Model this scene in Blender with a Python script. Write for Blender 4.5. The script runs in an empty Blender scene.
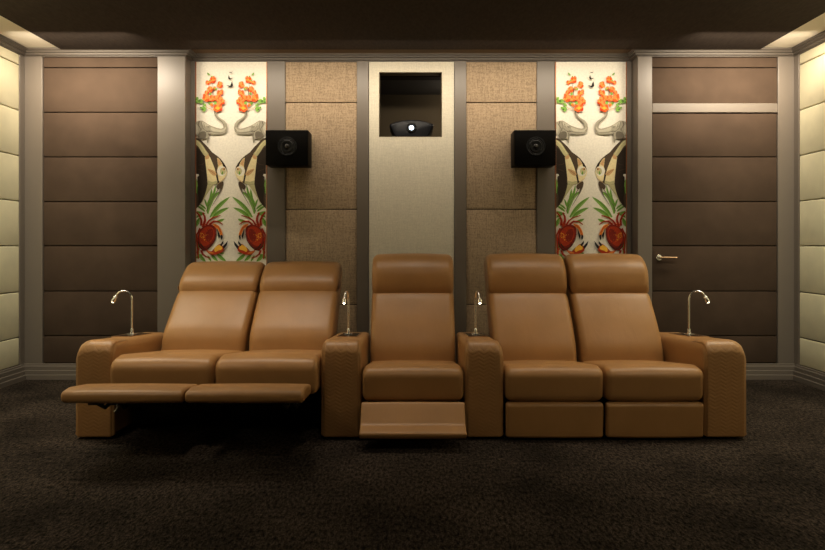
import bpy, bmesh, math, random
from mathutils import Vector, Matrix
C = bpy.context.scene.collection
S = bpy.context.scene
PI = math.pi
random.seed(7)

# ------------------------------------------------------------------ camera
F = 650.0; VX = 412.5; VY = 246.0; EYE = 1.2
cam = bpy.data.objects.new('camera', bpy.data.cameras.new('camera'))
C.objects.link(cam); S.camera = cam
cam.location = (0, 0, EYE); cam.rotation_euler = (PI/2, 0, 0)
cam.data.sensor_width = 36; cam.data.lens = F/825*36
cam.data.shift_y = -(275-VY)/825
cam.data.clip_start = .05

# ------------------------------------------------------------------ world, lights, exposure
W = bpy.data.worlds.new('world'); S.world = W; W.use_nodes = True
W.node_tree.nodes['Background'].inputs[0].default_value = (1, .8, .6, 1)
W.node_tree.nodes['Background'].inputs[1].default_value = .008
S.view_settings.view_transform = 'Standard'; S.view_settings.look = 'None'
S.view_settings.exposure = 0.0; S.view_settings.gamma = 1; S.view_settings.use_curve_mapping = False
WARM = (1, .86, .67)
def spot(loc, target, power, angle, blend=.8, size=.04, col=WARM):
    l = bpy.data.lights.new('spot', 'SPOT'); l.energy = power; l.spot_size = math.radians(angle)
    l.spot_blend = blend; l.shadow_soft_size = size; l.color = col
    o = bpy.data.objects.new('downlight_or_fill', l); C.objects.link(o); o.location = loc
    o.rotation_euler = (Vector(target)-Vector(loc)).to_track_quat('-Z', 'Y').to_euler()
    return o
def area(loc, target, power, sx, sy, col=WARM, spread=PI):
    l = bpy.data.lights.new('area', 'AREA'); l.energy = power; l.shape = 'RECTANGLE'
    l.size = sx; l.size_y = sy; l.color = col; l.spread = spread
    o = bpy.data.objects.new('ceiling_light', l); C.objects.link(o); o.location = loc
    o.rotation_euler = (Vector(target)-Vector(loc)).to_track_quat('-Z', 'Y').to_euler()
    return o
# linear wall washers under the ceiling edge, close to the back wall
area((0, 5.40, 2.90), (0, 6.05, 2.40), 20, 3.9, .05, spread=2.1)
for s in (-1, 1):
    area((s*2.85, 5.22, 2.90), (s*2.85, 5.9, 2.50), 19, 1.0, .05, spread=2.0)
# spots over the seats
for x, y, p in ((-1.55, 4.05, 64), (-.88, 4.05, 64), (0, 4.05, 38), (.88, 4.05, 42), (1.55, 4.05, 42)): spot((x, y, 2.93), (x, 4.35, .55), p, 60, 1, .06)
# spots on the carpet in front
for x in (-2.4, -.8, .8, 2.4): spot((x, 2.3, 2.93), (x, 2.35, 0), 17, 52, 1, .1)
# light slots along both side walls
for s in (-1, 1):
    area((s*3.26, 4.35, 2.90), (s*3.55, 4.35, 2.35), 60, .05, 2.7, (1, .93, .72), spread=2.6)
    area((s*3.32, 3.4, 2.80), (s*3.33, 3.4, 2.97), 28, .12, 3.4, (1, .88, .72))
for x in (-2.3, 0, 2.3): spot((x, 1.5, 2.93), (x*.9, 4.1, .35), 44, 58, 1, .12)  # unseen fill spots, added to brighten the seat and armrest fronts
for s in (-1, 1): area((s*3.2, 1.7, 2.90), (s*3.5, 1.7, 2.2), 26, .05, 2.4, (1, .92, .70))
# unseen fill light, added to brighten the inside of the projection niche
pl = bpy.data.lights.new('niche_fill', 'POINT'); pl.energy = 4; pl.color = WARM; pl.shadow_soft_size = .05
po = bpy.data.objects.new('niche_fill', pl); C.objects.link(po); po.location = (.55, 6.55, 2.6)

# ------------------------------------------------------------------ materials
def mat(name, col, rough=.6, metal=0, noise=0, nscale=20, bump=0, bscale=200, spec=.5, stretch=None, emit=None, detail=4, coat=0):
    m = bpy.data.materials.new(name); m.use_nodes = True
    nt = m.node_tree; b = nt.nodes['Principled BSDF']
    b.inputs['Base Color'].default_value = (*col, 1); b.inputs['Roughness'].default_value = rough
    b.inputs['Metallic'].default_value = metal; b.inputs['Specular IOR Level'].default_value = spec
    b.inputs['Coat Weight'].default_value = coat
    if emit:
        b.inputs['Emission Color'].default_value = (*emit[:3], 1); b.inputs['Emission Strength'].default_value = emit[3]
    tc = nt.nodes.new('ShaderNodeTexCoord')
    mp = nt.nodes.new('ShaderNodeMapping'); nt.links.new(tc.outputs['Object'], mp.inputs[0])
    if stretch: mp.inputs['Scale'].default_value = stretch
    if noise:
        n = nt.nodes.new('ShaderNodeTexNoise'); n.inputs['Scale'].default_value = nscale; n.inputs['Detail'].default_value = detail
        nt.links.new(mp.outputs[0], n.inputs[0])
        r = nt.nodes.new('ShaderNodeMapRange'); r.inputs[1].default_value = .3; r.inputs[2].default_value = .7
        r.inputs[3].default_value = 1-noise; r.inputs[4].default_value = 1+noise
        nt.links.new(n.outputs[0], r.inputs[0])
        v = nt.nodes.new('ShaderNodeVectorMath'); v.operation = 'SCALE'; v.inputs[0].default_value = col
        nt.links.new(r.outputs[0], v.inputs['Scale']); nt.links.new(v.outputs[0], b.inputs['Base Color'])
    if bump:
        n = nt.nodes.new('ShaderNodeTexNoise'); n.inputs['Scale'].default_value = bscale; n.inputs['Detail'].default_value = detail
        nt.links.new(mp.outputs[0], n.inputs[0])
        u = nt.nodes.new('ShaderNodeBump'); u.inputs['Strength'].default_value = bump; u.inputs['Distance'].default_value = .01
        nt.links.new(n.outputs[0], u.inputs['Height']); nt.links.new(u.outputs[0], b.inputs['Normal'])
    return m

def linen(name, col, amt, rough=.9):
    m = mat(name, col, rough, spec=.2); nt = m.node_tree; b = nt.nodes['Principled BSDF']
    tc = nt.nodes.new('ShaderNodeTexCoord'); outs = []
    for sc in ((14, 14, 420), (420, 14, 10), (90, 90, 60)):
        mp = nt.nodes.new('ShaderNodeMapping'); mp.inputs['Scale'].default_value = sc
        nt.links.new(tc.outputs['Object'], mp.inputs[0])
        n = nt.nodes.new('ShaderNodeTexNoise'); n.inputs['Scale'].default_value = 1; n.inputs['Detail'].default_value = 3
        nt.links.new(mp.outputs[0], n.inputs[0]); outs.append(n.outputs[0])
    a = nt.nodes.new('ShaderNodeMath'); nt.links.new(outs[0], a.inputs[0]); nt.links.new(outs[1], a.inputs[1])
    a2 = nt.nodes.new('ShaderNodeMath'); nt.links.new(a.outputs[0], a2.inputs[0]); nt.links.new(outs[2], a2.inputs[1])
    r = nt.nodes.new('ShaderNodeMapRange'); r.inputs[1].default_value = 1.2; r.inputs[2].default_value = 1.8
    r.inputs[3].default_value = 1-amt; r.inputs[4].default_value = 1+amt
    nt.links.new(a2.outputs[0], r.inputs[0])
    v = nt.nodes.new('ShaderNodeVectorMath'); v.operation = 'SCALE'; v.inputs[0].default_value = col
    nt.links.new(r.outputs[0], v.inputs['Scale']); nt.links.new(v.outputs[0], b.inputs['Base Color'])
    u = nt.nodes.new('ShaderNodeBump'); u.inputs['Strength'].default_value = .35; u.inputs['Distance'].default_value = .002
    nt.links.new(a.outputs[0], u.inputs['Height']); nt.links.new(u.outputs[0], b.inputs['Normal'])
    return m

LEA = (.365, .185, .064)
def leather_mat(name, chevron=False):
    m = bpy.data.materials.new(name); m.use_nodes = True; nt = m.node_tree; b = nt.nodes['Principled BSDF']
    L = nt.links.new; N = nt.nodes.new
    b.inputs['Roughness'].default_value = .40; b.inputs['Specular IOR Level'].default_value = .45
    tc = N('ShaderNodeTexCoord')
    n = N('ShaderNodeTexNoise'); n.inputs['Scale'].default_value = 5; n.inputs['Detail'].default_value = 3; L(tc.outputs['Object'], n.inputs[0])
    r = N('ShaderNodeMapRange'); r.inputs[1].default_value = .3; r.inputs[2].default_value = .7; r.inputs[3].default_value = .93; r.inputs[4].default_value = 1.06
    L(n.outputs[0], r.inputs[0])
    v = N('ShaderNodeVectorMath'); v.operation = 'SCALE'; v.inputs[0].default_value = LEA; L(r.outputs[0], v.inputs['Scale']); L(v.outputs[0], b.inputs['Base Color'])
    g = N('ShaderNodeTexVoronoi'); g.inputs['Scale'].default_value = 420; L(tc.outputs['Object'], g.inputs[0])
    b1 = N('ShaderNodeBump'); b1.inputs['Strength'].default_value = .10; b1.inputs['Distance'].default_value = .002; L(g.outputs[0], b1.inputs['Height'])
    mp = N('ShaderNodeMapping'); mp.inputs['Scale'].default_value = (9, 3, 4); L(tc.outputs['Object'], mp.inputs[0])
    w = N('ShaderNodeTexNoise'); w.inputs['Scale'].default_value = 1.3; w.inputs['Detail'].default_value = 3; w.inputs['Distortion'].default_value = 1.2; L(mp.outputs[0], w.inputs[0])
    b2 = N('ShaderNodeBump'); b2.inputs['Strength'].default_value = .12; b2.inputs['Distance'].default_value = .012; L(w.outputs[0], b2.inputs['Height']); L(b1.outputs[0], b2.inputs['Normal'])
    out = b2
    if chevron:
        s = N('ShaderNodeSeparateXYZ'); L(tc.outputs['Object'], s.inputs[0])
        def M(op, a, bb=None):
            q = N('ShaderNodeMath'); q.operation = op
            for i, t in enumerate((a, bb)):
                if t is None: continue
                if isinstance(t, (int, float)): q.inputs[i].default_value = t
                else: L(t, q.inputs[i])
            return q.outputs[0]
        tri = M('PINGPONG', s.outputs[0], .034)
        vv = M('SUBTRACT', s.outputs[2], s.outputs[1])
        h = M('PINGPONG', M('ADD', vv, M('MULTIPLY', tri, .55)), .0115)
        h2 = M('POWER', M('MULTIPLY', h, 1/.0115), .45)
        b3 = N('ShaderNodeBump'); b3.inputs['Strength'].default_value = 1.0; b3.inputs['Distance'].default_value = .0014
        L(h2, b3.inputs['Height']); L(b2.outputs[0], b3.inputs['Normal']); out = b3
    L(out.outputs[0], b.inputs['Normal'])
    return m

M = dict(
    leather=leather_mat('tan_leather'), chevron=leather_mat('quilted_tan_leather', True),
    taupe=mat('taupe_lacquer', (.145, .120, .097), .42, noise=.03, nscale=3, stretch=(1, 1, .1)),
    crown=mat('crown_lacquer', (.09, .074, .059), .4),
    suede=mat('brown_suede', (.060, .039, .026), .92, noise=.13, nscale=5, bump=.15, bscale=400, spec=.15),
    cream=mat('cream_suede', (.78, .72, .50), .9, noise=.05, nscale=7, bump=.12, bscale=300, spec=.2),
    linen=linen('brown_linen', (.335, .245, .160), .34), pale=linen('pale_linen', (.62, .57, .46), .11),
    ceil=mat('dark_ceiling_fabric', (.045, .033, .026), .95, noise=.18, nscale=60, stretch=(1, .3, 1), spec=.1),
    ceil_lit=mat('lit_brown_ceiling', (.14, .095, .06), .9, spec=.1),  # ceiling strip over the recess: wash light put into a lighter brown
    cove=mat('cream_ceiling_paint', (.82, .74, .61), .9),
    backing=mat('dark_backing', (.018, .012, .008), .95, spec=.1),
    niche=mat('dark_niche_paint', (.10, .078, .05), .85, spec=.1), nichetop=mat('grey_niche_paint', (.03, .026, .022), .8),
    black=mat('black_satin', (.0035, .003, .0025), .5, spec=.06), blackm=mat('black_metal', (.012, .012, .012), .35, .6),
    rubber=mat('black_rubber', (.005, .005, .005), .6, spec=.2), cone=mat('driver_cone', (.006, .006, .0055), .4, spec=.3),
    capm=mat('driver_cap', (.05, .047, .043), .3, .6),
    chrome=mat('chrome', (.95, .93, .88), .26, 1), bronze=mat('bronze', (.42, .27, .16), .32, 1),
    copper=mat('copper_edge', (.42, .15, .06), .4, .6),
    led=mat('lamp_led', (1, 1, .9), .5, emit=(1, .9, .7, 14)),
    lens=mat('projector_lens', (1, 1, 1), .3, emit=(.72, .86, 1, 7)),
    glass=mat('projector_shell', (.006, .0065, .009), .45, spec=.2),
    tray=mat('dark_tray', (.03, .018, .010), .25),
    mech=mat('dark_steel', (.010, .010, .010), .5, .3),
)
def carpet():
    m = mat('dark_brown_carpet', (.040, .028, .034), 1, spec=.05); nt = m.node_tree; b = nt.nodes['Principled BSDF']; L = nt.links.new
    tc = nt.nodes.new('ShaderNodeTexCoord'); ns = []
    for sc, st in ((2.2, (1, .9, 1)), (70, (1, .40, 1)), (190, (1, .45, 1))):
        mp = nt.nodes.new('ShaderNodeMapping'); mp.inputs['Scale'].default_value = st; L(tc.outputs['Object'], mp.inputs[0])
        n = nt.nodes.new('ShaderNodeTexNoise'); n.inputs['Scale'].default_value = sc; n.inputs['Detail'].default_value = 5; L(mp.outputs[0], n.inputs[0]); ns.append(n.outputs[0])
    def mr(s, lo, hi):
        r = nt.nodes.new('ShaderNodeMapRange'); r.inputs[1].default_value = .32; r.inputs[2].default_value = .68; r.inputs[3].default_value = lo; r.inputs[4].default_value = hi
        L(s, r.inputs[0]); return r.outputs[0]
    def mul(a, c):
        q = nt.nodes.new('ShaderNodeMath'); q.operation = 'MULTIPLY'; L(a, q.inputs[0]); L(c, q.inputs[1]); return q.outputs[0]
    k = mul(mul(mr(ns[0], .55, 1.4), mr(ns[1], .2, 2.1)), mr(ns[2], .2, 2.1))
    v = nt.nodes.new('ShaderNodeVectorMath'); v.operation = 'SCALE'; v.inputs[0].default_value = (.026, .0195, .0148); L(k, v.inputs['Scale']); L(v.outputs[0], b.inputs['Base Color'])
    u = nt.nodes.new('ShaderNodeBump'); u.inputs['Strength'].default_value = 1; u.inputs['Distance'].default_value = .02; L(ns[1], u.inputs['Height']); L(u.outputs[0], b.inputs['Normal'])
    return m
M['carpet'] = carpet()

# ------------------------------------------------------------------ helpers
def obj(name, bm, m, parent=None, smooth=False, loc=None):
    me = bpy.data.meshes.new(name); bmesh.ops.recalc_face_normals(bm, faces=bm.faces[:]); bm.to_mesh(me); bm.free()
    o = bpy.data.objects.new(name, me); C.objects.link(o)
    ms = m if isinstance(m, (list, tuple)) else [m]
    for q in ms: me.materials.append(q)
    if smooth:
        for p in me.polygons: p.use_smooth = True
        if smooth != 'all': me.set_sharp_from_angle(angle=math.radians(38))
    if parent: o.parent = parent
    if loc: o.location = loc
    return o
def box(bm, x0, x1, y0, y1, z0, z1, bev=0, mi=0, seg=2):
    vs = [bm.verts.new(p) for p in ((x0,y0,z0),(x1,y0,z0),(x1,y1,z0),(x0,y1,z0),(x0,y0,z1),(x1,y0,z1),(x1,y1,z1),(x0,y1,z1))]
    fs = [bm.faces.new([vs[i] for i in q]) for q in ((0,3,2,1),(4,5,6,7),(0,1,5,4),(1,2,6,5),(2,3,7,6),(3,0,4,7))]
    for f in fs: f.material_index = mi
    if bev:
        es = list({e for f in fs for e in f.edges})
        bmesh.ops.bevel(bm, geom=es, offset=bev, segments=seg, affect='EDGES', profile=.5)
def struct(name, bm, m, parent=None, smooth=False):
    o = obj(name, bm, m, parent, smooth)
    if not parent: o['kind'] = 'structure'
    return o
def tag(o, label, cat, group=None):
    o['label'] = label; o['category'] = cat
    if group: o['group'] = group
    return o
def thing(name, label, cat, loc=(0,0,0), group=None):
    o = bpy.data.objects.new(name, None); o.empty_display_size = .1; C.objects.link(o); o.location = loc
    return tag(o, label, cat, group)
def frame_at(p, d):
    z = Vector(d).normalized(); a = Vector((1,0,0)) if abs(z.x) < .9 else Vector((0,1,0))
    x = a.cross(z).normalized(); return x, z.cross(x)
def tube(bm, pts, r, n=12, caps=True, mi=0):
    pts = [Vector(p) for p in pts]; rs = r if isinstance(r, (list, tuple)) else [r]*len(pts)
    rings = []; x = None
    for i, p in enumerate(pts):
        d = (pts[min(i+1, len(pts)-1)]-pts[max(i-1, 0)]).normalized()
        if x is None: x, y = frame_at(p, d)
        else:
            x = (x-d*x.dot(d)).normalized(); y = d.cross(x)
        rings.append([bm.verts.new(p+(x*math.cos(2*PI*k/n)+y*math.sin(2*PI*k/n))*rs[i]) for k in range(n)])
    for a, b in zip(rings, rings[1:]):
        for k in range(n): bm.faces.new((a[k], a[(k+1) % n], b[(k+1) % n], b[k])).material_index = mi
    if caps: bm.faces.new(rings[0][::-1]).material_index = mi; bm.faces.new(rings[-1]).material_index = mi
def lathe(bm, c, axis, prof, n=32, mi=0):
    """prof: (radius, distance along axis)"""
    tube(bm, [Vector(c)+Vector(axis).normalized()*h for r, h in prof], [max(r, 1e-4) for r, h in prof], n, True, mi) if False else None
    ax = Vector(axis).normalized(); x, y = frame_at(c, ax); rings = []
    for r, h in prof:
        rings.append([bm.verts.new(Vector(c)+ax*h+(x*math.cos(2*PI*k/n)+y*math.sin(2*PI*k/n))*max(r, 1e-4)) for k in range(n)])
    for a, b in zip(rings, rings[1:]):
        for k in range(n): bm.faces.new((a[k], a[(k+1) % n], b[(k+1) % n], b[k])).material_index = mi
    bm.faces.new(rings[0][::-1]).material_index = mi; bm.faces.new(rings[-1]).material_index = mi
def smooth_loop(ctrl, n=5):
    out = []; N = len(ctrl); P = [Vector(c) for c in ctrl]
    for i in range(N):
        a, b, c, d = P[i-1], P[i], P[(i+1) % N], P[(i+2) % N]
        for k in range(n):
            t = k/n
            out.append(.5*((2*b)+(c-a)*t+(2*a-5*b+4*c-d)*t*t+(3*b-a-3*c+d)*t**3))
    return out
def rounded_poly(ctrl, n=6):
    """ctrl: (y, z, radius) -> closed polygon with true arcs at its corners and subdivided straight sides"""
    arcs = []; N = len(ctrl)
    for i in range(N):
        p0 = Vector(ctrl[i-1][:2]); p = Vector(ctrl[i][:2]); p1 = Vector(ctrl[(i+1) % N][:2]); r = ctrl[i][2]
        a = (p0-p).normalized(); b = (p1-p).normalized(); ang = a.angle(b)
        t = min(r/math.tan(ang/2), (p0-p).length*.48, (p1-p).length*.48)
        s, e = p+a*t, p+b*t
        rad = t*math.tan(ang/2); cen = p+(a+b).normalized()*(rad/math.sin(ang/2)); v0, v1 = s-cen, e-cen; tot = v0.angle_signed(v1)
        arcs.append([cen+Vector((v0.x*math.cos(-tot*k/n)-v0.y*math.sin(-tot*k/n), v0.x*math.sin(-tot*k/n)+v0.y*math.cos(-tot*k/n))) for k in range(n+1)])
    out = []
    for i in range(N):
        out += arcs[i]; e = arcs[i][-1]; q = arcs[(i+1) % N][0]
        m = max(1, min(6, int((q-e).length/.03)))
        out += [e.lerp(q, k/m) for k in range(1, m)]
    return out
def normals2(prof):
    N = len(prof); ar = sum(prof[i].x*prof[(i+1) % N].y-prof[(i+1) % N].x*prof[i].y for i in range(N)); s = 1 if ar > 0 else -1
    ns = []
    for i in range(N):
        t = (prof[(i+1) % N]-prof[i-1]).normalized(); ns.append(Vector((t.y, -t.x))*s)
    return ns
def pillow(bm, prof, x0, x1, r=.04, puff=.0, drop=None, kx=6, mid=8, wav=None):
    """closed (y,z) profile swept over x, sides rounded with r, belly swollen by puff; returns stations"""
    ns = normals2(prof); st = []
    xs = [(x0+r*(1-math.cos(PI/2*k/kx)), r*(1-math.sin(PI/2*k/kx))) for k in range(kx+1)]
    for k in range(1, mid): xs.append((x0+r+(x1-x0-2*r)*k/mid, 0))
    xs += [(x0+x1-x, i) for x, i in xs[:kx+1][::-1]]
    hw = (x1-x0)/2; xc = (x0+x1)/2; rows = []
    for x, ins in xs:
        u = (x-xc)/hw; off = -ins+puff*(1-u*u)
        row = []
        for i, p in enumerate(prof):
            q = p+ns[i]*(off+(wav(u, i/len(prof)) if wav else 0)); z = q.y
            if drop: z = z-drop(x, q.x, z)
            row.append(bm.verts.new((x, q.x, z)))
        rows.append(row)
    N = len(prof)
    for a, b in zip(rows, rows[1:]):
        for k in range(N): bm.faces.new((a[k], a[(k+1) % N], b[(k+1) % N], b[k]))
    bm.faces.new(rows[0][::-1]); bm.faces.new(rows[-1])
    return rows
def X(px, d): return (px-VX)*d/F
def Z(py, d): return EYE+(VY-py)*d/F

# ------------------------------------------------------------------ the setting
XW = 3.505; XE = 3.448; YB = 5.87; YR = 6.03; YF = -1.6; ZC = 2.975
bm = bmesh.new(); box(bm, -XW-.1, XE+.1, YF, 7.2, -.1, 0); struct('floor', bm, M['carpet'])
bm = bmesh.new(); box(bm, -XW-.1, XE+.1, YF, YB+.4, ZC, ZC+.1); box(bm, -3.142, 3.105, YF, 5.812, ZC-.018, ZC+.01, mi=1)
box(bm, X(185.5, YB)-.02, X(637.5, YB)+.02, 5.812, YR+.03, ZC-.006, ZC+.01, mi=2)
struct('ceiling', bm, [M['cove'], M['ceil'], M['ceil_lit']])
# backing of the back wall: two forward bays, the recessed middle with a port cut for the projector
xl, xr = X(157.5, YB), X(652, YB)
NX0, NX1, NZ0, NZ1 = X(379, YR), X(442, YR), Z(137, YR), Z(72, YR); ND = 6.95
bm = bmesh.new()
box(bm, -XW-.1, xl+.12, YB+.045, YR+.2, 0, ZC)
box(bm, xr-.12, XE+.1, YB+.045, YR+.2, 0, ZC)
for a in ((xl, NX0, 0, ZC), (NX1, xr, 0, ZC), (NX0, NX1, 0, NZ0), (NX0, NX1, NZ1, ZC)): box(bm, a[0], a[1], YR+.03, YR+.12, a[2], a[3])
wb = struct('wall_back', bm, M['backing'])
bm = bmesh.new()
box(bm, NX0-.45, NX0-.40, YR+.121, ND, NZ0-.05, NZ1+.05); box(bm, NX1+.40, NX1+.45, YR+.121, ND, NZ0-.05, NZ1+.05)
box(bm, NX0-.45, NX1+.45, ND, ND+.05, NZ0-.05, NZ1+.05)
box(bm, NX0-.45, NX1+.45, YR+.121, ND+.05, NZ0-.05, NZ0-.004)
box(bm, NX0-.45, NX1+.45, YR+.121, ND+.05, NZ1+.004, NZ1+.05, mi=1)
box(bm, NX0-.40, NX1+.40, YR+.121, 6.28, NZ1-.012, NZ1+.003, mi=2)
obj('projector_niche', bm, [M['niche'], M['nichetop'], M['backing']], wb)
# reveal lining of the port
bm = bmesh.new()
t = .006
for a in ((NX0, NX0+t, NZ0, NZ1), (NX1-t, NX1, NZ0, NZ1), (NX0, NX1, NZ0, NZ0+t), (NX0, NX1, NZ1-t, NZ1)): box(bm, a[0], a[1], YR+.003, YR+.125, a[2], a[3])
obj('port_lining', bm, M['niche'], wb)

def pad(name, x0, x1, z0, z1, y, m, parent, th=.03, bev=.006, gap=.0035):
    x0 -= .006; x1 += .006
    bm = bmesh.new(); box(bm, x0, x1, y, y+th, z0+gap, z1-gap, bev, seg=3); return obj(name, bm, m, parent, True)
ZB, ZT = .138, 2.912
seams = [2.815, 2.41, 2.005, 1.6, 1.2, .79, .385]
def stack(x0, x1, zs, y, m, parent, name='fabric_panel'):
    for a, b in zip(zs, zs[1:]): pad(name, x0, x1, b, a, y, m, parent)
stack(X(43, YB), X(156.5, YB), [ZT]+seams+[ZB], YB+.015, M['suede'], wb)
stack(X(653, YB), X(777.5, YB), [ZT, seams[0], Z(104, YB)], YB+.015, M['suede'], wb)
zs2 = [ZT, 2.532, 1.54, .655, ZB]
for a, b in ((285.8, 356.3), (466.8, 536.3)): stack(X(a, YR), X(b, YR), zs2, YR+.006, M['linen'], wb)
# pale middle panel around the port (one pad with a hole)
bm = bmesh.new(); x0, x1 = X(369, YR), X(454, YR)
ys = YR+.002
def ring(bm, o, h, y):
    a = [bm.verts.new((p[0], y, p[1])) for p in o]; b = [bm.verts.new((p[0], y, p[1])) for p in h]
    for k in range(4): bm.faces.new((a[k], a[(k+1) % 4], b[(k+1) % 4], b[k]))
    return a, b
O = [(x0, ZB), (x1, ZB), (x1, ZT), (x0, ZT)]; H = [(NX0, NZ0), (NX1, NZ0), (NX1, NZ1), (NX0, NZ1)]
a1, b1 = ring(bm, O, H, ys); a2, b2 = ring(bm, O, H, ys+.027)
for k in range(4):
    bm.faces.new((a1[k], a1[(k+1) % 4], a2[(k+1) % 4], a2[k])); bm.faces.new((b1[k], b1[(k+1) % 4], b2[(k+1) % 4], b2[k]))
obj('pale_fabric_panel', bm, M['pale'], wb)

# pilasters
tn = 0
def trim(x0, x1, y0, y1, z0=0, z1=ZT+.03, bev=.004):
    global tn
    tn += 1; bm = bmesh.new(); box(bm, x0, x1, y0, y1, z0, z1, bev); return struct('trim_%d' % tn, bm, M['taupe'])
trim(-XW, X(42.3, YB), YB, YB+.045); trim(X(157.3, YB), X(185.2, YB), YB, YR+.03)
trim(X(637.8, YB), X(652.3, YB), YB, YR+.03); trim(X(778, YB), XE, YB, YB+.045)
trim(X(652.3, YB)+.001, X(778, YB)-.001, YB+.002, YB+.045, Z(112.3, YB), Z(103.2, YB))
for a, b in ((190.9, 195), (267.3, 285.3), (356.8, 368.6), (454.3, 466.3), (536.8, 554.6), (627, 631.5)):
    trim(X(a, YR), X(b, YR), YR-.008, YR+.03)
# door leaf in the right bay, clad like the wall
bm = bmesh.new(); dx0, dx1, dz1 = X(653.2, YB), X(777.2, YB), Z(112.6, YB)
box(bm, dx0, dx1, YB+.032, YB+.044, ZB, dz1)
d1 = struct('door_1', bm, M['backing'])
stack(dx0+.002, dx1-.002, [dz1-.004]+[s for s in seams if s < dz1]+[ZB+.002], YB+.012, M['suede'], d1, 'fabric_panel')
hx, hz, hy = X(660.3, YB-.02), Z(257.6, YB-.02), YB+.012
bm = bmesh.new(); lathe(bm, (hx, hy, hz), (0, -1, 0), [(.027, 0), (.027, .006), (.024, .009), (.012, .0095), (.011, .045), (.0, .046)], 28)
hd = obj('door_handle', bm, M['chrome'], d1, True)
bm = bmesh.new(); tube(bm, [(hx-.008, hy-.044, hz), (hx+.06, hy-.046, hz), (hx+.145, hy-.044, hz)], [.0095, .0085, .0075], 14)
obj('lever', bm, M['bronze'], hd, True)

# stepped crown and baseboard swept along the room edge
path = [(-XW, YF), (-XW, YB), (X(185.2, YB), YB), (X(185.2, YB), YR), (X(637.8, YB), YR), (X(637.8, YB), YB), (XE, YB), (XE, YF)]
def sweep(bm, path, prof):
    """prof: (offset into the room, z) polyline closed; path corners are mitred; room lies to the right of travel"""
    n = len(path); rows = []
    P = [Vector(p) for p in path]
    for i, p in enumerate(P):
        ds = []
        if i > 0: ds.append((P[i]-P[i-1]).normalized())
        if i < n-1: ds.append((P[i+1]-P[i]).normalized())
        nn = [Vector((d.y, -d.x)) for d in ds]
        m = nn[0] if len(nn) == 1 else (nn[0]+nn[1])/(1+nn[0].dot(nn[1]))
        rows.append([bm.verts.new((p.x+m.x*o, p.y+m.y*o, z)) for o, z in prof])
    K = len(prof)
    for a, b in zip(rows, rows[1:]):
        for k in range(K): bm.faces.new((a[k], a[(k+1) % K], b[(k+1) % K], b[k]))
    bm.faces.new(rows[0]); bm.faces.new(rows[-1][::-1])
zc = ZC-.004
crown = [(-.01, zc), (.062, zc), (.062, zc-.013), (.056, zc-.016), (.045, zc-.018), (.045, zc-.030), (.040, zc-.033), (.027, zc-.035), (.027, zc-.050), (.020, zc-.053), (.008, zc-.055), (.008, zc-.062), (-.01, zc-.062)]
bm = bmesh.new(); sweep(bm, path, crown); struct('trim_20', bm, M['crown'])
base = [(-.01, 0), (.038, 0), (.038, .040), (.034, .043), (.029, .044), (.029, .078), (.025, .081), (.020, .082), (.020, .116), (.016, .120), (.012, .122), (.012, ZB-.003), (.008, ZB), (-.01, ZB)]
for nm, pp in (('baseboard_left', path[:2]), ('baseboard_back', path[1:7]), ('baseboard_right', path[6:])):
    bm = bmesh.new(); q = list(pp)
    if nm == 'baseboard_left': q = [path[0], (-XW, YB-.038)]
    if nm == 'baseboard_right': q = [(XE, YB-.038), path[7]]
    sweep(bm, q, base); struct(nm, bm, M['taupe'])
# side walls
for s, nm in ((-1, 'wall_left'), (1, 'wall_right')):
    W_ = XW if s < 0 else XE
    bm = bmesh.new(); box(bm, min(s*(W_+.03), s*(W_+.13)), max(s*(W_+.03), s*(W_+.13)), YF, YB+.05, 0, ZC); w = struct(nm, bm, M['backing'])
    bm = bmesh.new(); box(bm, min(s*(W_-.002), s*(W_+.04)), max(s*(W_-.002), s*(W_+.04)), 5.80, YB+.02, 0, ZT+.03, .003); obj('corner_strip', bm, M['taupe'], w)
    zz = [ZT]+seams+[ZB]; ye = 5.797
    for y0, y1 in ((3.4, ye), (.95, 3.39), (YF+.02, .94)):
        for a, b in zip(zz, zz[1:]):
            bm = bmesh.new(); xa, xb = sorted((s*(W_+.004), s*(W_+.034)))
            box(bm, xa, xb, y0, y1, b+.004, a-.004, .007, seg=3); obj('fabric_panel', bm, M['cream'], w, True)
bm = bmesh.new(); box(bm, -XW-.1, XE+.1, YF-.1, YF, 0, ZC); struct('wall_front', bm, M['ceil'])

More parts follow.
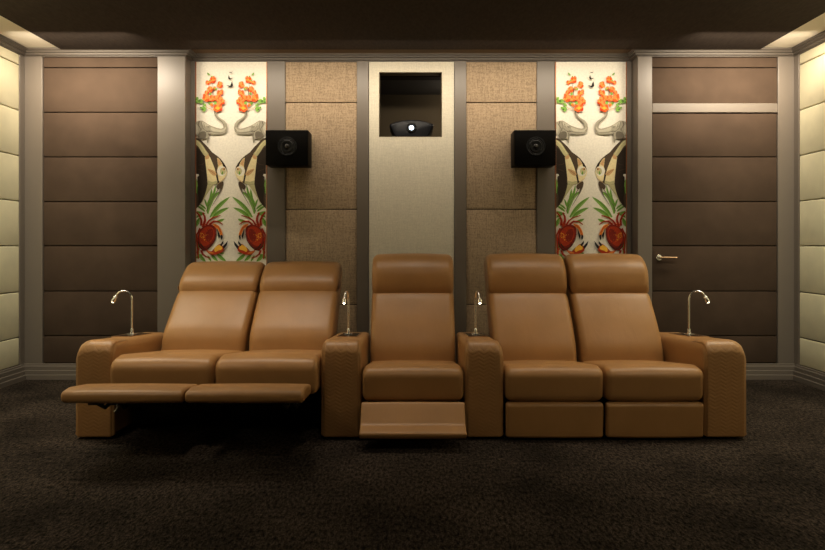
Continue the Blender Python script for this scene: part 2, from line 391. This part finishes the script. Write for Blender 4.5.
# ------------------------------------------------------------------ recliner seats
def seat(label, x0, x1, kind, lean=0):
    rec = kind == 'reclined'
    dy = -.06 if rec else 0
    xc = (x0+x1)/2; g = .006
    t = thing('recliner_seat', label, 'recliner', (xc, 4.3, 0), 'five tan leather cinema recliners in the row')
    def P(name, bm, m, par=None, sm=True):
        o = obj(name, bm, m, par or t, sm)
        if not par: o.matrix_parent_inverse = Matrix.Translation((-xc, -4.3, 0))
        return o
    # seat cushion
    if rec: c = [(3.93,.30,.05),(3.92,.505,.085),(4.05,.524,.06),(4.80,.430,.03),(4.80,.25,.03)]
    else:   c = [(3.99,.245,.05),(3.975,.440,.085),(4.08,.454,.05),(4.76,.362,.03),(4.76,.20,.03)]
    bm = bmesh.new(); pillow(bm, rounded_poly(c), x0+g, x1-g, .038, .010)
    cu = P('seat_cushion', bm, M['leather'])
    # backrest and headrest: slopes back, S curve
    if rec:
        b_ = [(4.70,.36),(4.69,.47),(4.715,.58),(4.82,.71),(4.935,.838),(4.985,.868),(5.06,.90),(5.15,.99),(5.23,1.045),(5.30,1.02),(5.30,.93),(5.20,.78),(5.06,.56),(4.98,.40),(4.86,.33)]
        h_ = [(4.955,.852),(4.962,.92),(5.018,.99),(5.11,1.052),(5.21,1.068),(5.27,1.03),(5.25,.96),(5.16,.87),(5.06,.84),(4.98,.842)]
        seg = [[(4.70,.36),(5.20,1.04)]]
    else:
        b_ = [(4.605,.30),(4.590,.40),(4.60,.50),(4.655,.63),(4.725,.75),(4.785,.84),(4.83,.868),(4.87,.93),(4.90,1.03),(4.97,1.11),(5.06,1.10),(5.09,1.0),(5.04,.82),(4.95,.58),(4.89,.40),(4.80,.28)]
        h_ = [(4.794,.858),(4.778,.93),(4.788,1.03),(4.86,1.112),(4.95,1.134),(5.03,1.10),(5.03,1.02),(4.97,.91),(4.90,.850),(4.82,.842)]
    bm = bmesh.new(); pillow(bm, smooth_loop(b_), x0+.014, x1-.014, .045, .012)
    for v in bm.verts: v.co.x += lean*(v.co.z-.4)
    bk = P('backrest', bm, M['leather'])
    bm = bmesh.new()
    pk = lambda u, s: -.0035*max(0, math.sin(u*46))*max(0, 1-abs(s-.02)*9)*min(1, abs(u)**4*1.3)
    pillow(bm, smooth_loop(h_), x0+.015, x1-.015, .045, .011, wav=pk, mid=30)
    for v in bm.verts: v.co.x += lean*(v.co.z-.4)
    hr = obj('headrest', bm, M['leather'], bk, True)
    # seam piping between the two
    # base under the cushion
    yb0 = 4.22 if rec else 4.10
    bm = bmesh.new(); box(bm, x0+.03, x1-.03, yb0, 4.86, .05, .24, .01); bx_ = P('base', bm, M['blackm'])
    for sx in (x0+.07, x1-.07):
        for sy in (yb0+.06, 4.80):
            bm = bmesh.new(); lathe(bm, (sx, sy, 0), (0,0,1), [(.022,0),(.022,.01),(.014,.015),(.014,.052)], 16)
            P('foot', bm, M['rubber'])
    # footrest
    if kind == 'upright':
        c = [(3.995,.018,.02),(3.985,.235,.025),(4.045,.235,.02),(4.045,.018,.02)]
        bm = bmesh.new(); pillow(bm, rounded_poly(c), x0+g+.002, x1-g-.002, .018, .004); P('footrest', bm, M['leather'])
        for sx in (x0+.12, x1-.12): m2 = bmesh.new(); box(m2, sx-.012, sx+.012, 4.04, 4.12, .12, .15); P('footrest_arm', m2, M['mech'])
    elif kind == 'ajar':
        c = [(3.785,.078,.012),(3.765,.110,.014),(3.85,.140,.06),(3.945,.258,.02),(4.005,.215,.02),(3.86,.076,.018)]
        bm = bmesh.new(); pillow(bm, rounded_poly(c), x0+.004, x1-.004, .010, .002); P('footrest', bm, M['leather'])
        for sx in (x0+.12, x1-.12): m2 = bmesh.new(); tube(m2, [(sx, 3.90, .15), (sx, 4.02, .11), (sx, 4.14, .12)], .01, 8); P('footrest_arm', m2, M['mech'])
    else:
        c = [(3.425,.370,.028),(3.415,.430,.03),(3.50,.441,.04),(3.70,.417,.028),(3.70,.357,.028)]
        bm = bmesh.new(); pillow(bm, rounded_poly(c), x0+.003-(.017 if x0 < -1.5 else 0), x1-.005, .017, .003); fr = P('footrest', bm, M['leather'])
        m2 = bmesh.new()
        for sx in (x0+.13, x1-.13):
            box(m2, sx-.015, sx+.015, 3.50, 3.72, .348, .362)          # rail under the pad
            box(m2, sx-.05, sx+.03, 3.53, 3.56, .335, .364)
            tube(m2, [(sx, 3.52, .352), (sx, 3.62, .30), (sx, 3.80, .33), (sx, 4.02, .22), (sx, 4.24, .19)], .011, 8)
            tube(m2, [(sx+.018, 3.68, .352), (sx+.018, 3.82, .25), (sx+.018, 4.05, .30), (sx+.018, 4.24, .22)], .011, 8)
            tube(m2, [(sx-.006, 3.70, .31), (sx+.026, 3.70, .31)], .016, 10)
        tube(m2, [(x0+.12, 3.86, .255), (x1-.12, 3.86, .255)], .010, 8)
        mech = P('footrest_mechanism', m2, M['mech'])
        m3 = bmesh.new(); box(m3, x0+.02, x1-.05, 3.69, 3.99, .352, .360); obj('leg_flap', m3, M['backing'], mech)
        if x0 < -1.5:
            m2 = bmesh.new(); sx = X(117, 3.66); zz = Z(409, 3.66)
            tube(m2, [(sx, 3.66, zz+.03), (sx+.004, 3.66, zz+.01), (sx-.004, 3.66, zz-.008), (sx-.014, 3.66, zz-.014)], .006, 10); k_ = obj('release_hook', m2, M['chrome'], mech, True)
            k_['label'] = 'small bright chrome hook'
    return t
seat('reclined tan leather seat at the left end, beside the leftmost armrest, footrest raised', -1.843, -1.207, 'reclined', .07)
seat('reclined tan leather seat with raised footrest, second from the left end of the row', -1.205, -.570, 'reclined', .03)
seat('single tan leather seat in the middle under the projector, footrest slightly open', -.315, .320, 'ajar')
seat('upright tan leather seat just right of the middle armrests, footrest closed', .568, 1.183, 'upright', -.045)
seat('upright tan leather seat at the right end, next to the rightmost armrest, footrest closed', 1.185, 1.800, 'upright', -.065)

# ------------------------------------------------------------------ armrests
def armrest(label, x0, x1, rl, rr_, end=4.93):
    xc = (x0+x1)/2
    t = thing('armrest_console', label, 'armrest', (xc, 4.45, 0), 'tan leather armrests between the seats')
    y0 = 4.02; zt = lambda y: .612-.07*(y-y0)
    c = [(y0,.02,.01),(y0,.612,.075),(end,zt(end),.04),(end,.02,.01)]
    prof = rounded_poly(c, 8)
    def drop(x, y, z):
        k = max(0, min(1, (z-.30)/.25)); d = 0
        if x < x0+rl: a = min(rl, x0+rl-x); d = rl-math.sqrt(max(0, rl*rl-a*a))
        if x > x1-rr_: a = min(rr_, x-(x1-rr_)); d = rr_-math.sqrt(max(0, rr_*rr_-a*a))
        return d*.85*k
    def P(name, bm, m, par=None, sm=True):
        o = obj(name, bm, m, par or t, sm)
        if not par: o.matrix_parent_inverse = Matrix.Translation((-xc, -4.45, 0))
        return o
    bm = bmesh.new(); rows = pillow(bm, prof, x0, x1, .022, 0, drop, kx=5, mid=16)
    co = [[v.co.copy() for v in r] for r in rows]
    body = P('body', bm, M['leather'])
    # quilted cover: the front and the front of the top, a thin shell over the body
    ii = [i for i, p in enumerate(prof) if (p.x < y0+.08 or (p.y > .45 and p.x < 4.33)) and p.y > .019]
    # order from the bottom of the front face upward
    ii.sort(key=lambda i: (prof[i].y-prof[i].x*1.0)) if False else None
    N = len(prof); start = next(i for i in ii if (i-1) % N not in ii); seq = []; k = start
    while k in ii: seq.append(k); k = (k+1) % N
    jj = [j for j, r in enumerate(co) if x0+.014 <= r[0].x <= x1-.014]
    bm = bmesh.new(); ns = normals2(prof); g = {}; gi = {}
    for j in jj:
        for i in seq:
            n3 = Vector((0, ns[i].x, ns[i].y)); p = co[j][i]
            edge = (j in (jj[0], jj[-1])) or (i in (seq[0], seq[-1]))
            g[j, i] = bm.verts.new(p+n3*(.0005 if edge else .0045)); 
    for a, b in zip(jj, jj[1:]):
        for p, q in zip(seq, seq[1:]): bm.faces.new((g[a, p], g[a, q], g[b, q], g[b, p]))
    qc = P('quilted_cover', bm, M['chevron'], sm='all'); 
    sd = qc.modifiers.new('solid', 'SOLIDIFY'); sd.thickness = .003; sd.offset = -1
    # tray plate with a thin frame let into the top
    yc = 4.53; bm = bmesh.new(); hw = .062
    vs = []
    def slab(bm, xa, xb, ya, yb, h0, h1, bev=.002):
        b2 = bmesh.new(); box(b2, xa, xb, ya, yb, h0, h1, bev)
        for v in b2.verts: v.co.z += zt(v.co.y)
        me = bpy.data.meshes.new('tmp'); b2.to_mesh(me); bm.from_mesh(me); b2.free(); bpy.data.meshes.remove(me)
    slab(bm, xc-hw, xc+hw, 4.40, 4.74, -.01, .0035); tr = P('tray', bm, M['tray'])
    bm = bmesh.new()
    for a in ((-hw-.006, -hw, 4.394, 4.746), (hw, hw+.006, 4.394, 4.746), (-hw, hw, 4.394, 4.40), (-hw, hw, 4.74, 4.746)):
        slab(bm, xc+a[0], xc+a[1], a[2], a[3], -.01, .005, .001)
    obj('tray_frame', bm, M['bronze'], tr)
    for sx in (x0+.05, x1-.05):
        for sy in (y0+.07, end-.07):
            bm = bmesh.new(); lathe(bm, (sx, sy, 0), (0,0,1), [(.02,0),(.02,.01),(.016,.012),(.016,.022)], 14); P('foot', bm, M['rubber'])
    return t
armrest('tan leather armrest with quilted front at the far left end of the row', -2.090, -1.846, .085, .055)
armrest('tan leather armrest with quilted front between the reclined pair and middle seat', -.567, -.318, .035, .035)
armrest('tan leather armrest with quilted front between middle seat and upright pair', .323, .565, .030, .070)
armrest('tan leather armrest with quilted front at the far right end, nearest the door', 1.803, 2.072, .065, .085)

# ------------------------------------------------------------------ gooseneck reading lamps
def lamp(label, x, hx, hy, apx=None):
    """neck rises at x and bends so that the head sits hx across and hy towards the camera"""
    y = 4.555; z = .612-.07*(y-4.02)+.0035
    t = thing('reading_lamp', label, 'lamp', (x, y, z), 'chrome gooseneck reading lamps on the armrests')
    bm = bmesh.new(); box(bm, -.026, .026, -.026, .026, .003, .010, .002); obj('base_plate', bm, M['chrome'], t, True)
    bm = bmesh.new(); lathe(bm, (0,0,.008), (0,0,1), [(.013,0),(.013,.012),(.010,.014),(.010,.030),(.006,.038)], 20); obj('collar', bm, M['chrome'], t, True)
    L = math.hypot(hx, hy); d = Vector((hx/L, hy/L, 0)); pts = []
    up = .245; R = L*.46
    for k in range(6): pts.append(Vector((0, 0, .03+(up-.03)*k/5)))
    for k in range(1, 15):
        a = PI*.86*k/14; pts.append(d*(R*(1-math.cos(a)))+Vector((0, 0, up+R*1.15*math.sin(a))))
    bm = bmesh.new(); tube(bm, pts, .0062, 12); obj('gooseneck', bm, M['chrome'], t, True)
    e = pts[-1]; dr = (pts[-1]-pts[-2]).normalized()
    bm = bmesh.new(); lathe(bm, e, dr, [(.005,-.004),(.009,.0),(.0125,.006),(.0125,.012),(.010,.014),(.010,.019),(.014,.021),(.0145,.042),(.011,.045)], 20)
    h = obj('lamp_head', bm, M['chrome'], t, True)
    bm = bmesh.new(); lathe(bm, e+dr*.0455, dr, [(.0075,0),(.0065,.002),(.0,.003)], 16); obj('led', bm, M['led'], h, True)
lamp('chrome gooseneck lamp on the far left armrest, bent to the left', X(132, 4.555), -.115, -.03)
lamp('chrome gooseneck lamp on the armrest between reclined pair and middle seat', X(348.5, 4.555), -.018, -.115)
lamp('chrome gooseneck lamp on the armrest between middle seat and upright pair', X(475.5, 4.555), .018, -.115)
lamp('chrome gooseneck lamp on the far right armrest, bent to the right', X(689, 4.555), .110, -.04)

# ------------------------------------------------------------------ wall speakers
def speaker(label, x0, x1, s):
    z0, z1 = 1.921, 2.233; y0, y1 = 5.79, YR-.008
    t = thing('wall_speaker', label, 'speaker', ((x0+x1)/2, y1, (z0+z1)/2), 'black wall speakers')
    def P(name, bm, m, par=None):
        o = obj(name, bm, m, par or t, True)
        if not par: o.matrix_parent_inverse = Matrix.Translation((-(x0+x1)/2, -y1, -(z0+z1)/2))
        return o
    bm = bmesh.new(); box(bm, x0, x1, y0, y1-.02, z0, z1, .004); P('cabinet', bm, M['black'])
    bm = bmesh.new(); box(bm, x0+.1, x1-.1, y1-.021, y1, z0+.06, z1-.06); P('wall_bracket', bm, M['blackm'])
    cx, cz = (x0+x1)/2-s*.0+(.005 if s < 0 else 0), 2.083
    cx = X(287.2, y0) if s < 0 else X(535.8, y0); cz = Z(146.4, y0)
    bm = bmesh.new(); lathe(bm, (cx, y0, cz), (0,-1,0), [(.086,0),(.086,.004),(.082,.006),(.074,.006),(.070,.003),(.064,.006),(.058,.003),(.057,-.001)], 48)
    P('driver_surround', bm, M['rubber'])
    bm = bmesh.new()
    lathe(bm, (cx, y0-.0035, cz), (0,-1,0), [(.058,0),(.052,.0045),(.050,.0045),(.036,.001)], 40); dr = P('driver_cone', bm, M['cone'])
    bm = bmesh.new(); lathe(bm, (cx, y0-.004, cz), (0,-1,0), [(.022,0),(.020,.006),(.013,.012),(.004,.0145),(0,.0147)], 28); P('dust_cap', bm, M['capm'], dr)
    for k in range(6):
        bm = bmesh.new(); a = k*PI/3+.3; lathe(bm, (cx+.078*math.cos(a), y0-.006, cz+.078*math.sin(a)), (0,-1,0), [(.003,0),(.003,.002)], 8)
        P('screw', bm, M['blackm'])
speaker('black cube speaker on the wall beside the left animal print panel', X(265.6, 5.79), X(308, 5.79), -1)
speaker('black cube speaker on the wall beside the right animal print panel', X(514.3, 5.79), X(556, 5.79), 1)

# ------------------------------------------------------------------ projector in its niche
px0 = X(411.5, 6.3)
pr = thing('projector', 'dark projector with glowing lens in the niche above the middle seat', 'projector', (px0, 6.3, NZ0-.004))
zb = NZ0-.004; h = Z(120.5, 6.25)-zb
prof = [(-.15,.0),(-.158,.03),(-.188,.45*h),(-.212,.72*h),(-.207,.79*h),(-.15,.90*h),(-.08,.97*h),(0,1.0*h),(.08,.97*h),(.15,.90*h),(.207,.79*h),(.212,.72*h),(.188,.45*h),(.158,.03),(.15,.0)]
bm = bmesh.new(); rows = []
for y, sc in ((-.115, .90), (-.11, .95), (-.095, .985), (-.05, 1), (.30, 1), (.34, .96)):
    rows.append([bm.verts.new((p[0]*sc, y, max(.004, p[1]*sc))) for p in prof])
for a, b in zip(rows, rows[1:]):
    for k in range(len(prof)): bm.faces.new((a[k], a[(k+1) % len(prof)], b[(k+1) % len(prof)], b[k]))
bm.faces.new(rows[0]); bm.faces.new(rows[-1][::-1])
obj('casing', bm, M['glass'], pr, True)
lz = Z(127.5, 6.17)-zb
bm = bmesh.new(); lathe(bm, (0,-.105,lz), (0,-1,0), [(.046,0),(.046,.02),(.040,.024),(.030,.022),(.023,.012)], 36); lr = obj('lens_barrel', bm, M['rubber'], pr, True)
bm = bmesh.new(); lathe(bm, (0,-.118,lz), (0,-1,0), [(.021,0),(.019,.004),(.011,.007),(0,.008)], 28); obj('lens', bm, M['lens'], lr, True)
for sx in (-.15, .15):
    bm = bmesh.new(); lathe(bm, (sx, 0, 0), (0,0,1), [(.015,0),(.015,.008)], 12); obj('foot', bm, M['rubber'], pr)

# ------------------------------------------------------------------ animal print panels
AC = dict(ground=(.82,.77,.66), orange=(.85,.10,.015), orange2=(.95,.27,.07), orange3=(.60,.045,.008), yellow=(.90,.48,.05), green=(.14,.30,.04), green2=(.22,.42,.08),
          dgreen=(.05,.12,.02), grey=(.36,.33,.25), dgrey=(.15,.13,.095), lgrey=(.52,.48,.37), dark=(.030,.020,.013), brown=(.075,.050,.03),
          stripe=(.50,.46,.24), cream=(.80,.68,.38), tan=(.60,.36,.16), red=(.20,.016,.008), red2=(.42,.04,.010), rust=(.68,.20,.03), black=(.02,.018,.018), white=(.80,.76,.66))
AM = {k: mat('print_'+k, v, .8, noise=.08, nscale=60, spec=.2) for k, v in AC.items()}
AK = list(AC)
def art(label, cx, x0, x1):
    """cx: print axis in photo px; print drawn once for the left half and mirrored"""
    y = YR+.004; bm = bmesh.new(); box(bm, X(x0, YR), X(x1, YR), y, y+.024, ZB+.002, ZT-.002); lay = [0]
    half = 231-x0*0-196.3
    rng = random.Random(3)
    def poly(pts, col, mirror=True):
        lay[0] += 1; yy = y-.00006*lay[0]
        for s in ((1, -1) if mirror else (1,)):
            vs = []
            for p in pts:
                u = max(-34.9, min(34.9, (p[0]-231)))*s+cx
                v = bm.verts.new((X(u, YR), yy, Z(p[1], YR))); vs.append(v)
            try: f = bm.faces.new(vs)
            except ValueError: continue
            f.material_index = AK.index(col)
    def cr(o, pts): return [(o[0]+p[0]/11, o[1]+p[1]/11) for p in pts]
    A, B, Cc, D, E = (194,64), (194,100), (194,135), (194,175), (194,212)
    def sm(pts, n=3):
        P = [Vector(p) for p in pts]; out = []; N = len(P)
        for i in range(N):
            a, b, c, d = P[i-1], P[i], P[(i+1) % N], P[(i+2) % N]
            for k in range(n):
                t = k/n; out.append(tuple(.5*((2*b)+(c-a)*t+(2*a-5*b+4*c-d)*t*t+(3*b-a-3*c+d)*t**3)))
        return out
    def stroke(o, pts, w, col, w1=None, mirror=True):
        P = [Vector(p) for p in pts]; L = []; R = []; n = len(P); w1 = w if w1 is None else w1
        for i, p in enumerate(P):
            t = (P[min(i+1, n-1)]-P[max(i-1, 0)]).normalized(); q = Vector((-t.y, t.x)); ww = (w+(w1-w)*i/(n-1))/2
            L.append(p+q*ww); R.append(p-q*ww)
        poly(cr(o, [tuple(p) for p in L+R[::-1]]), col, mirror)
    def blade(o, a, b, w, col, bend=.08, rib=True):
        a = Vector(a); b = Vector(b); t = b-a; q = Vector((-t.y, t.x)).normalized(); L = []; R = []; Mi = []
        for k in range(9):
            u = k/8; c = a+t*u+q*bend*t.length*math.sin(PI*u); ww = w*(.66 if w > 14 else .5)*math.sin(PI*min(1, u*.93+.07))**.7
            L.append(tuple(c+q*ww)); R.append(tuple(c-q*ww)); Mi.append(c)
        poly(cr(o, L+R[::-1]), col)
        if rib and w > 14:
            poly(cr(o, R+[tuple(m) for m in Mi[::-1]]), 'green')
            stroke(o, [tuple(m) for m in Mi[1:]], 2.5, 'dgreen', 1)
    def blob(o, x, yv, r, col, n=10, j=.15, sq=1):
        poly(cr(o, [(x+r*math.cos(2*PI*k/n)*(1+rng.uniform(-j, j)), yv+r*sq*math.sin(2*PI*k/n)*(1+rng.uniform(-j, j))) for k in range(n)]), col)
    # palm leaves
    for a, b, w, bd in (((145,410),(192,150),32,.05),((150,395),(238,105),24,.04),((150,425),(298,175),40,-.16),((175,465),(396,238),34,-.05),
                        ((190,485),(386,358),32,-.07),((240,515),(334,482),24,.05),((120,400),(28,338),20,.05),((130,375),(55,318),16,.05),
                        ((120,425),(22,396),20,-.05),((140,350),(112,262),16,.05),((30,250),(48,110),26,0),((95,430),(25,470),22,.1)):
        blade(D, a, b, w, 'green2', bd)
    for a, b, w, bd in (((190,465),(262,540),26,.05),((250,455),(352,540),30,.05),((90,470),(22,508),30,.05),((60,470),(128,545),28,.05),
                        ((180,470),(245,385),34,.1),((42,320),(48,490),22,0),((20,160),(62,60),30,0),((265,440),(335,452),16,.1),((150,480),(190,545),18,0)):
        blade(E, a, b, w, 'green2', bd)
    # tail fins and feelers
    poly(cr(D, [(150,90),(215,108),(185,150),(130,230),(85,310),(75,320),(120,215)]), 'stripe')
    stroke(D, [(132,400),(215,245),(300,95)], 5, 'dgrey', 9)
    poly(cr(D, sm([(245,120),(305,70),(325,85),(320,125),(300,175),(268,225),(285,150),(262,160)])), 'brown')
    stroke(D, [(200,340),(265,230),(300,150)], 3, 'dgrey', 10)
    # angel fish
    poly(cr(Cc, [(20,30),(70,50),(110,90),(150,130),(200,190),(250,225),(290,260),(330,310),(352,350),(364,400),(352,450),(320,490),(280,522),(250,542),(205,552),(150,540),(140,590),(120,660),(90,728),(60,772),(20,810)]), 'brown')
    poly(cr(Cc, [(20,130),(60,160),(100,215),(118,240),(128,330),(140,420),(143,535),(132,600),(110,670),(80,735),(40,785),(50,700),(38,600),(45,520),(30,480)]), 'dark')
    poly(cr(Cc, [(20,428),(48,430),(56,445),(38,460),(34,520),(40,620),(20,640)]), 'white')
    blade(Cc, (30,640), (26,480), 22, 'green2', 0, False); blade(Cc, (34,660), (40,560), 12, 'dgreen', 0, False)
    stroke(Cc, [(50,330),(90,325),(125,300)], 4, 'brown'); stroke(Cc, [(20,370),(60,380),(110,400)], 4, 'brown')
    poly(cr(Cc, sm([(22,55),(60,72),(100,120),(138,178),(160,212),(125,235),(88,190),(50,130),(20,102)])), 'stripe')
    stroke(Cc, [(30,62),(75,105),(120,170),(140,205)], 4, 'cream')
    poly(cr(Cc, [(120,240),(158,212),(180,250),(205,310),(228,370),(243,430),(252,490),(258,535),(205,550),(150,538),(146,470),(136,380),(126,300)]), 'cream')
    poly(cr(Cc, [(120,240),(158,212),(172,235),(160,262),(128,268)]), 'tan')
    poly(cr(Cc, [(150,500),(200,515),(255,505),(258,535),(205,550),(150,538)]), 'stripe')
    poly(cr(Cc, [(254,250),(275,262),(310,310),(336,345),(356,380),(364,410),(352,450),(320,490),(285,518),(272,500),(262,440),(252,395),(266,345),(260,300)]), 'cream')
    poly(cr(Cc, [(256,255),(280,275),(312,320),(290,330),(268,345),(262,300)]), 'tan')
    poly(cr(Cc, [(300,285),(325,305),(350,345),(345,355),(320,345)]), 'dark')
    blob(Cc, 305, 398, 50, 'white', 16, .03, 1.1); blob(Cc, 318, 398, 32, 'stripe', 14, .04, 1.15); blob(Cc, 328, 375, 17, 'tan', 10, .05); blob(Cc, 332, 376, 8, 'dark', 8, .05)
    poly(cr(Cc, [(300,430),(312,398),(322,405),(318,440)]), 'green')
    poly(cr(Cc, sm([(150,374),(190,380),(238,408),(246,440),(218,447),(180,418)])), 'tan')
    stroke(Cc, [(165,385),(205,410),(235,432)], 3, 'brown')
    poly(cr(Cc, [(240,440),(256,445),(262,480),(268,512),(255,505)]), 'dark')
    stroke(Cc, [(340,475),(310,500),(275,525)], 5, 'tan')
    # crab
    for pts, w, w1 in (([(100,170),(122,90),(118,50),(96,5)], 28, 14), ([(80,150),(82,90),(62,40),(28,2)], 24, 14), ([(130,150),(165,95),(215,60),(292,38)], 20, 8),
                       ([(170,140),(215,102),(270,105),(318,138)], 22, 9), ([(70,180),(30,250),(38,380),(48,515)], 22, 12), ([(80,420),(95,462),(130,490),(178,508)], 22, 9),
                       ([(60,400),(34,440),(46,500)], 16, 7)):
        stroke(E, pts, w*1.15, 'red2', w1*1.15); stroke(E, [(p[0]-2, p[1]+3) for p in pts], w*.35, 'red', w1*.3)
    poly(cr(E, sm([(60,210),(90,172),(140,142),(195,140),(240,172),(244,240),(228,310),(192,372),(150,412),(100,422),(58,380),(42,320),(46,260)])), 'red')
    stroke(E, [(42,320),(60,385),(100,425),(150,414),(195,372),(232,310),(246,240)], 7, 'dark', 5)
    poly(cr(E, sm([(75,215),(130,165),(190,165),(222,205),(215,280),(170,350),(110,375),(70,330),(60,265)])), 'red2')
    poly(cr(E, sm([(140,215),(190,185),(215,225),(200,290),(160,330),(130,290)])), 'red')
    for _ in range(34):
        a = rng.uniform(0, 2*PI); r = rng.uniform(.1, 1); x = 108+45*r*math.cos(a); yv = 268+48*r*math.sin(a); blob(E, x, yv, rng.uniform(3, 7), rng.choice(['rust', 'yellow', 'rust']), 6)
    for _ in range(70):
        blob(E, rng.uniform(80, 225), rng.uniform(170, 350), rng.uniform(2, 4.5), rng.choice(['red', 'red', 'rust', 'dark', 'red2']), 5)
    stroke(E, [(75,350),(110,400),(160,395),(205,340)], 14, 'dark', 4)
    poly(cr(E, sm([(210,128),(262,142),(296,185),(318,245),(306,275),(282,228),(262,185),(232,165)])), 'rust')
    stroke(E, [(235,145),(275,175),(300,225)], 10, 'red2', 6)
    poly(cr(E, [(258,180),(280,235),(290,262),(276,300),(262,240)]), 'black'); poly(cr(E, [(300,245),(320,262),(316,290),(303,312),(297,285)]), 'black')
    poly(cr(E, sm([(135,418),(195,432),(232,392),(285,352),(322,378),(332,420),(292,452),(220,472),(170,462)])), 'red2')
    poly(cr(E, sm([(225,420),(240,385),(285,362),(312,385),(310,410),(265,425),(240,440)])), 'yellow')
    poly(cr(E, sm([(145,430),(200,440),(222,455),(180,455)])), 'rust')
    poly(cr(E, [(285,362),(325,316),(326,345),(302,378)]), 'black'); poly(cr(E, [(318,380),(345,350),(374,318),(366,362),(332,410)]), 'black')
    # elephant
    poly(cr(B, [(20,245),(60,230),(95,228),(130,250),(160,270),(200,290),(260,310),(300,318),(325,310),(330,280),(315,250),(285,230),(255,205),(232,175),(225,145),(227,120),(246,120),(250,150),(264,178),(296,203),(338,230),(364,265),(371,310),(361,350),(332,375),(280,382),(230,385),(190,380),(168,368),(168,410),(160,475),(148,470),(138,420),(130,425),(90,432),(50,415),(35,380),(20,385)]), 'grey')
    poly(cr(B, sm([(95,240),(130,258),(165,280),(155,300),(120,290),(95,270)])), 'lgrey')
    poly(cr(B, sm([(190,300),(260,325),(320,328),(350,300),(355,330),(325,355),(250,350),(195,335)])), 'lgrey')
    poly(cr(B, sm([(22,275),(44,282),(50,330),(35,372),(22,380)])), 'lgrey')
    poly(cr(B, sm([(50,378),(80,352),(122,348),(140,375),(130,418),(90,430),(52,414)])), 'dgrey')
    stroke(B, [(62,236),(50,275),(78,320),(62,368)], 12, 'dgrey', 6); stroke(B, [(85,245),(95,300),(80,345)], 5, 'dgrey')
    stroke(B, [(165,338),(215,356),(295,362),(338,350)], 6, 'dgrey', 3); stroke(B, [(172,372),(230,380),(285,378)], 4, 'dgrey')
    stroke(B, [(140,350),(160,345),(185,352)], 14, 'dgrey', 6); stroke(B, [(160,360),(160,410),(154,465)], 8, 'dgrey', 5)
    stroke(B, [(140,290),(160,300),(178,298)], 7, 'dgrey', 3); blob(B, 160, 298, 6, 'black', 6)
    for pts in ([(228,125),(236,170),(262,203)], [(262,203),(300,232),(325,265),(332,300)], [(340,345),(362,318)], [(100,310),(125,335),(150,345)], [(110,262),(125,300)]): stroke(B, pts, 5, 'dgrey', 4)
    stroke(B, [(244,140),(258,175),(292,205),(330,235),(352,268)], 4, 'lgrey')
    # blossom spray
    stroke(A, [(232,552),(231,510)], 12, 'dgrey', 9)
    stroke(A, [(45,398),(100,430),(150,485),(232,512)], 5, 'tan', 7); stroke(A, [(205,215),(203,262)], 5, 'dgrey'); stroke(A, [(214,268),(212,350)], 8, 'brown', 7)
    for x, yv, w in ((160,115,20),(175,122,12),(200,142,16),(182,190,16),(190,338,20),(125,452,22)): blob(A, x, yv, w*.62, 'green2', 7, .4)
    for a, b, w in (((22,400),(50,365),26),((22,430),(50,398),26),((50,412),(110,408),38),((98,432),(140,462),20),((160,430),(212,442),22),((90,500),(140,492),44),((70,478),(105,488),16),((105,462),(110,500),14),((150,100),(172,128),12)):
        blade(A, a, b, w, 'green2', .05, False); blade(A, a, ((a[0]+b[0])/2, (a[1]+b[1])/2), w*.4, 'dgreen', 0, False)
    for x, yv, r in ((212,178,30),(155,207,20),(185,200,13),(290,232,30),(288,325,30),(312,300,16),(232,268,15),(180,283,28),(145,318,20),(125,350,18),(138,380,34),(205,382,28),(248,378,26),(290,398,32),(318,420,24),(270,488,40),(285,440,28),(203,455,15),(238,495,18),(225,155,14)):
        n = 5
        for k in range(n):
            a = 2*PI*k/n+rng.uniform(0, 1); blob(A, x+r*.58*math.cos(a), yv+r*.58*math.sin(a), r*.70, ['orange3', 'orange', 'orange2', 'orange', 'orange2'][k], 8, .15)
        blob(A, x+rng.uniform(-4, 4), yv+rng.uniform(-4, 4), r*.20, rng.choice(['yellow', 'orange2', 'orange2']), 6)
    blob(A, 268, 488, 19, 'yellow', 9, .2)
    for x, yv, r in ((190,332,13),(240,434,19),(248,282,13),(180,188,11),(228,272,8)): blob(A, x, yv, r, 'green2', 7, .35)
    # three small flying birds on the axis
    for bx, by, s in ((231.2, 72.4, 1.9), (230.9, 78.3, 2.9), (230.6, 85.6, 3.9)):
        if s < 2.2: P_ = [(-1,-.1),(-.4,.2),(0,.0),(.5,.2),(1,-.25),(.5,.5),(0,.45),(-.5,.5)]
        else: P_ = [(-1,.05),(-.3,.1),(.05,.2),(.35,-.6),(.55,-1.0),(.7,-.3),(.75,.15),(.5,.5),(.1,.62),(-.3,.4)]
        if s == 2.9: P_ = [(-p[0], p[1]) for p in P_]
        poly([(bx+p[0]*s, by+p[1]*s) for p in P_], 'black', False)
    t = obj('art_panel', bm, [AM[k] for k in AK]); tag(t, label, 'picture', 'animal print wall panels')
    for k in (0, 1):
        b2 = bmesh.new(); xx = X(x0, YR)-.006 if k == 0 else X(x1, YR); box(b2, xx, xx+.006, YR-.004, YR+.028, ZB+.002, ZT-.002)
        obj('copper_edging', b2, M['copper'], t)
    return t
art('tall mirrored print of elephants, fish and crabs behind the two reclined seats', 231, 196.2, 266.4)
art('tall mirrored print of elephants, fish and crabs behind the two upright seats', 591, 556, 626)
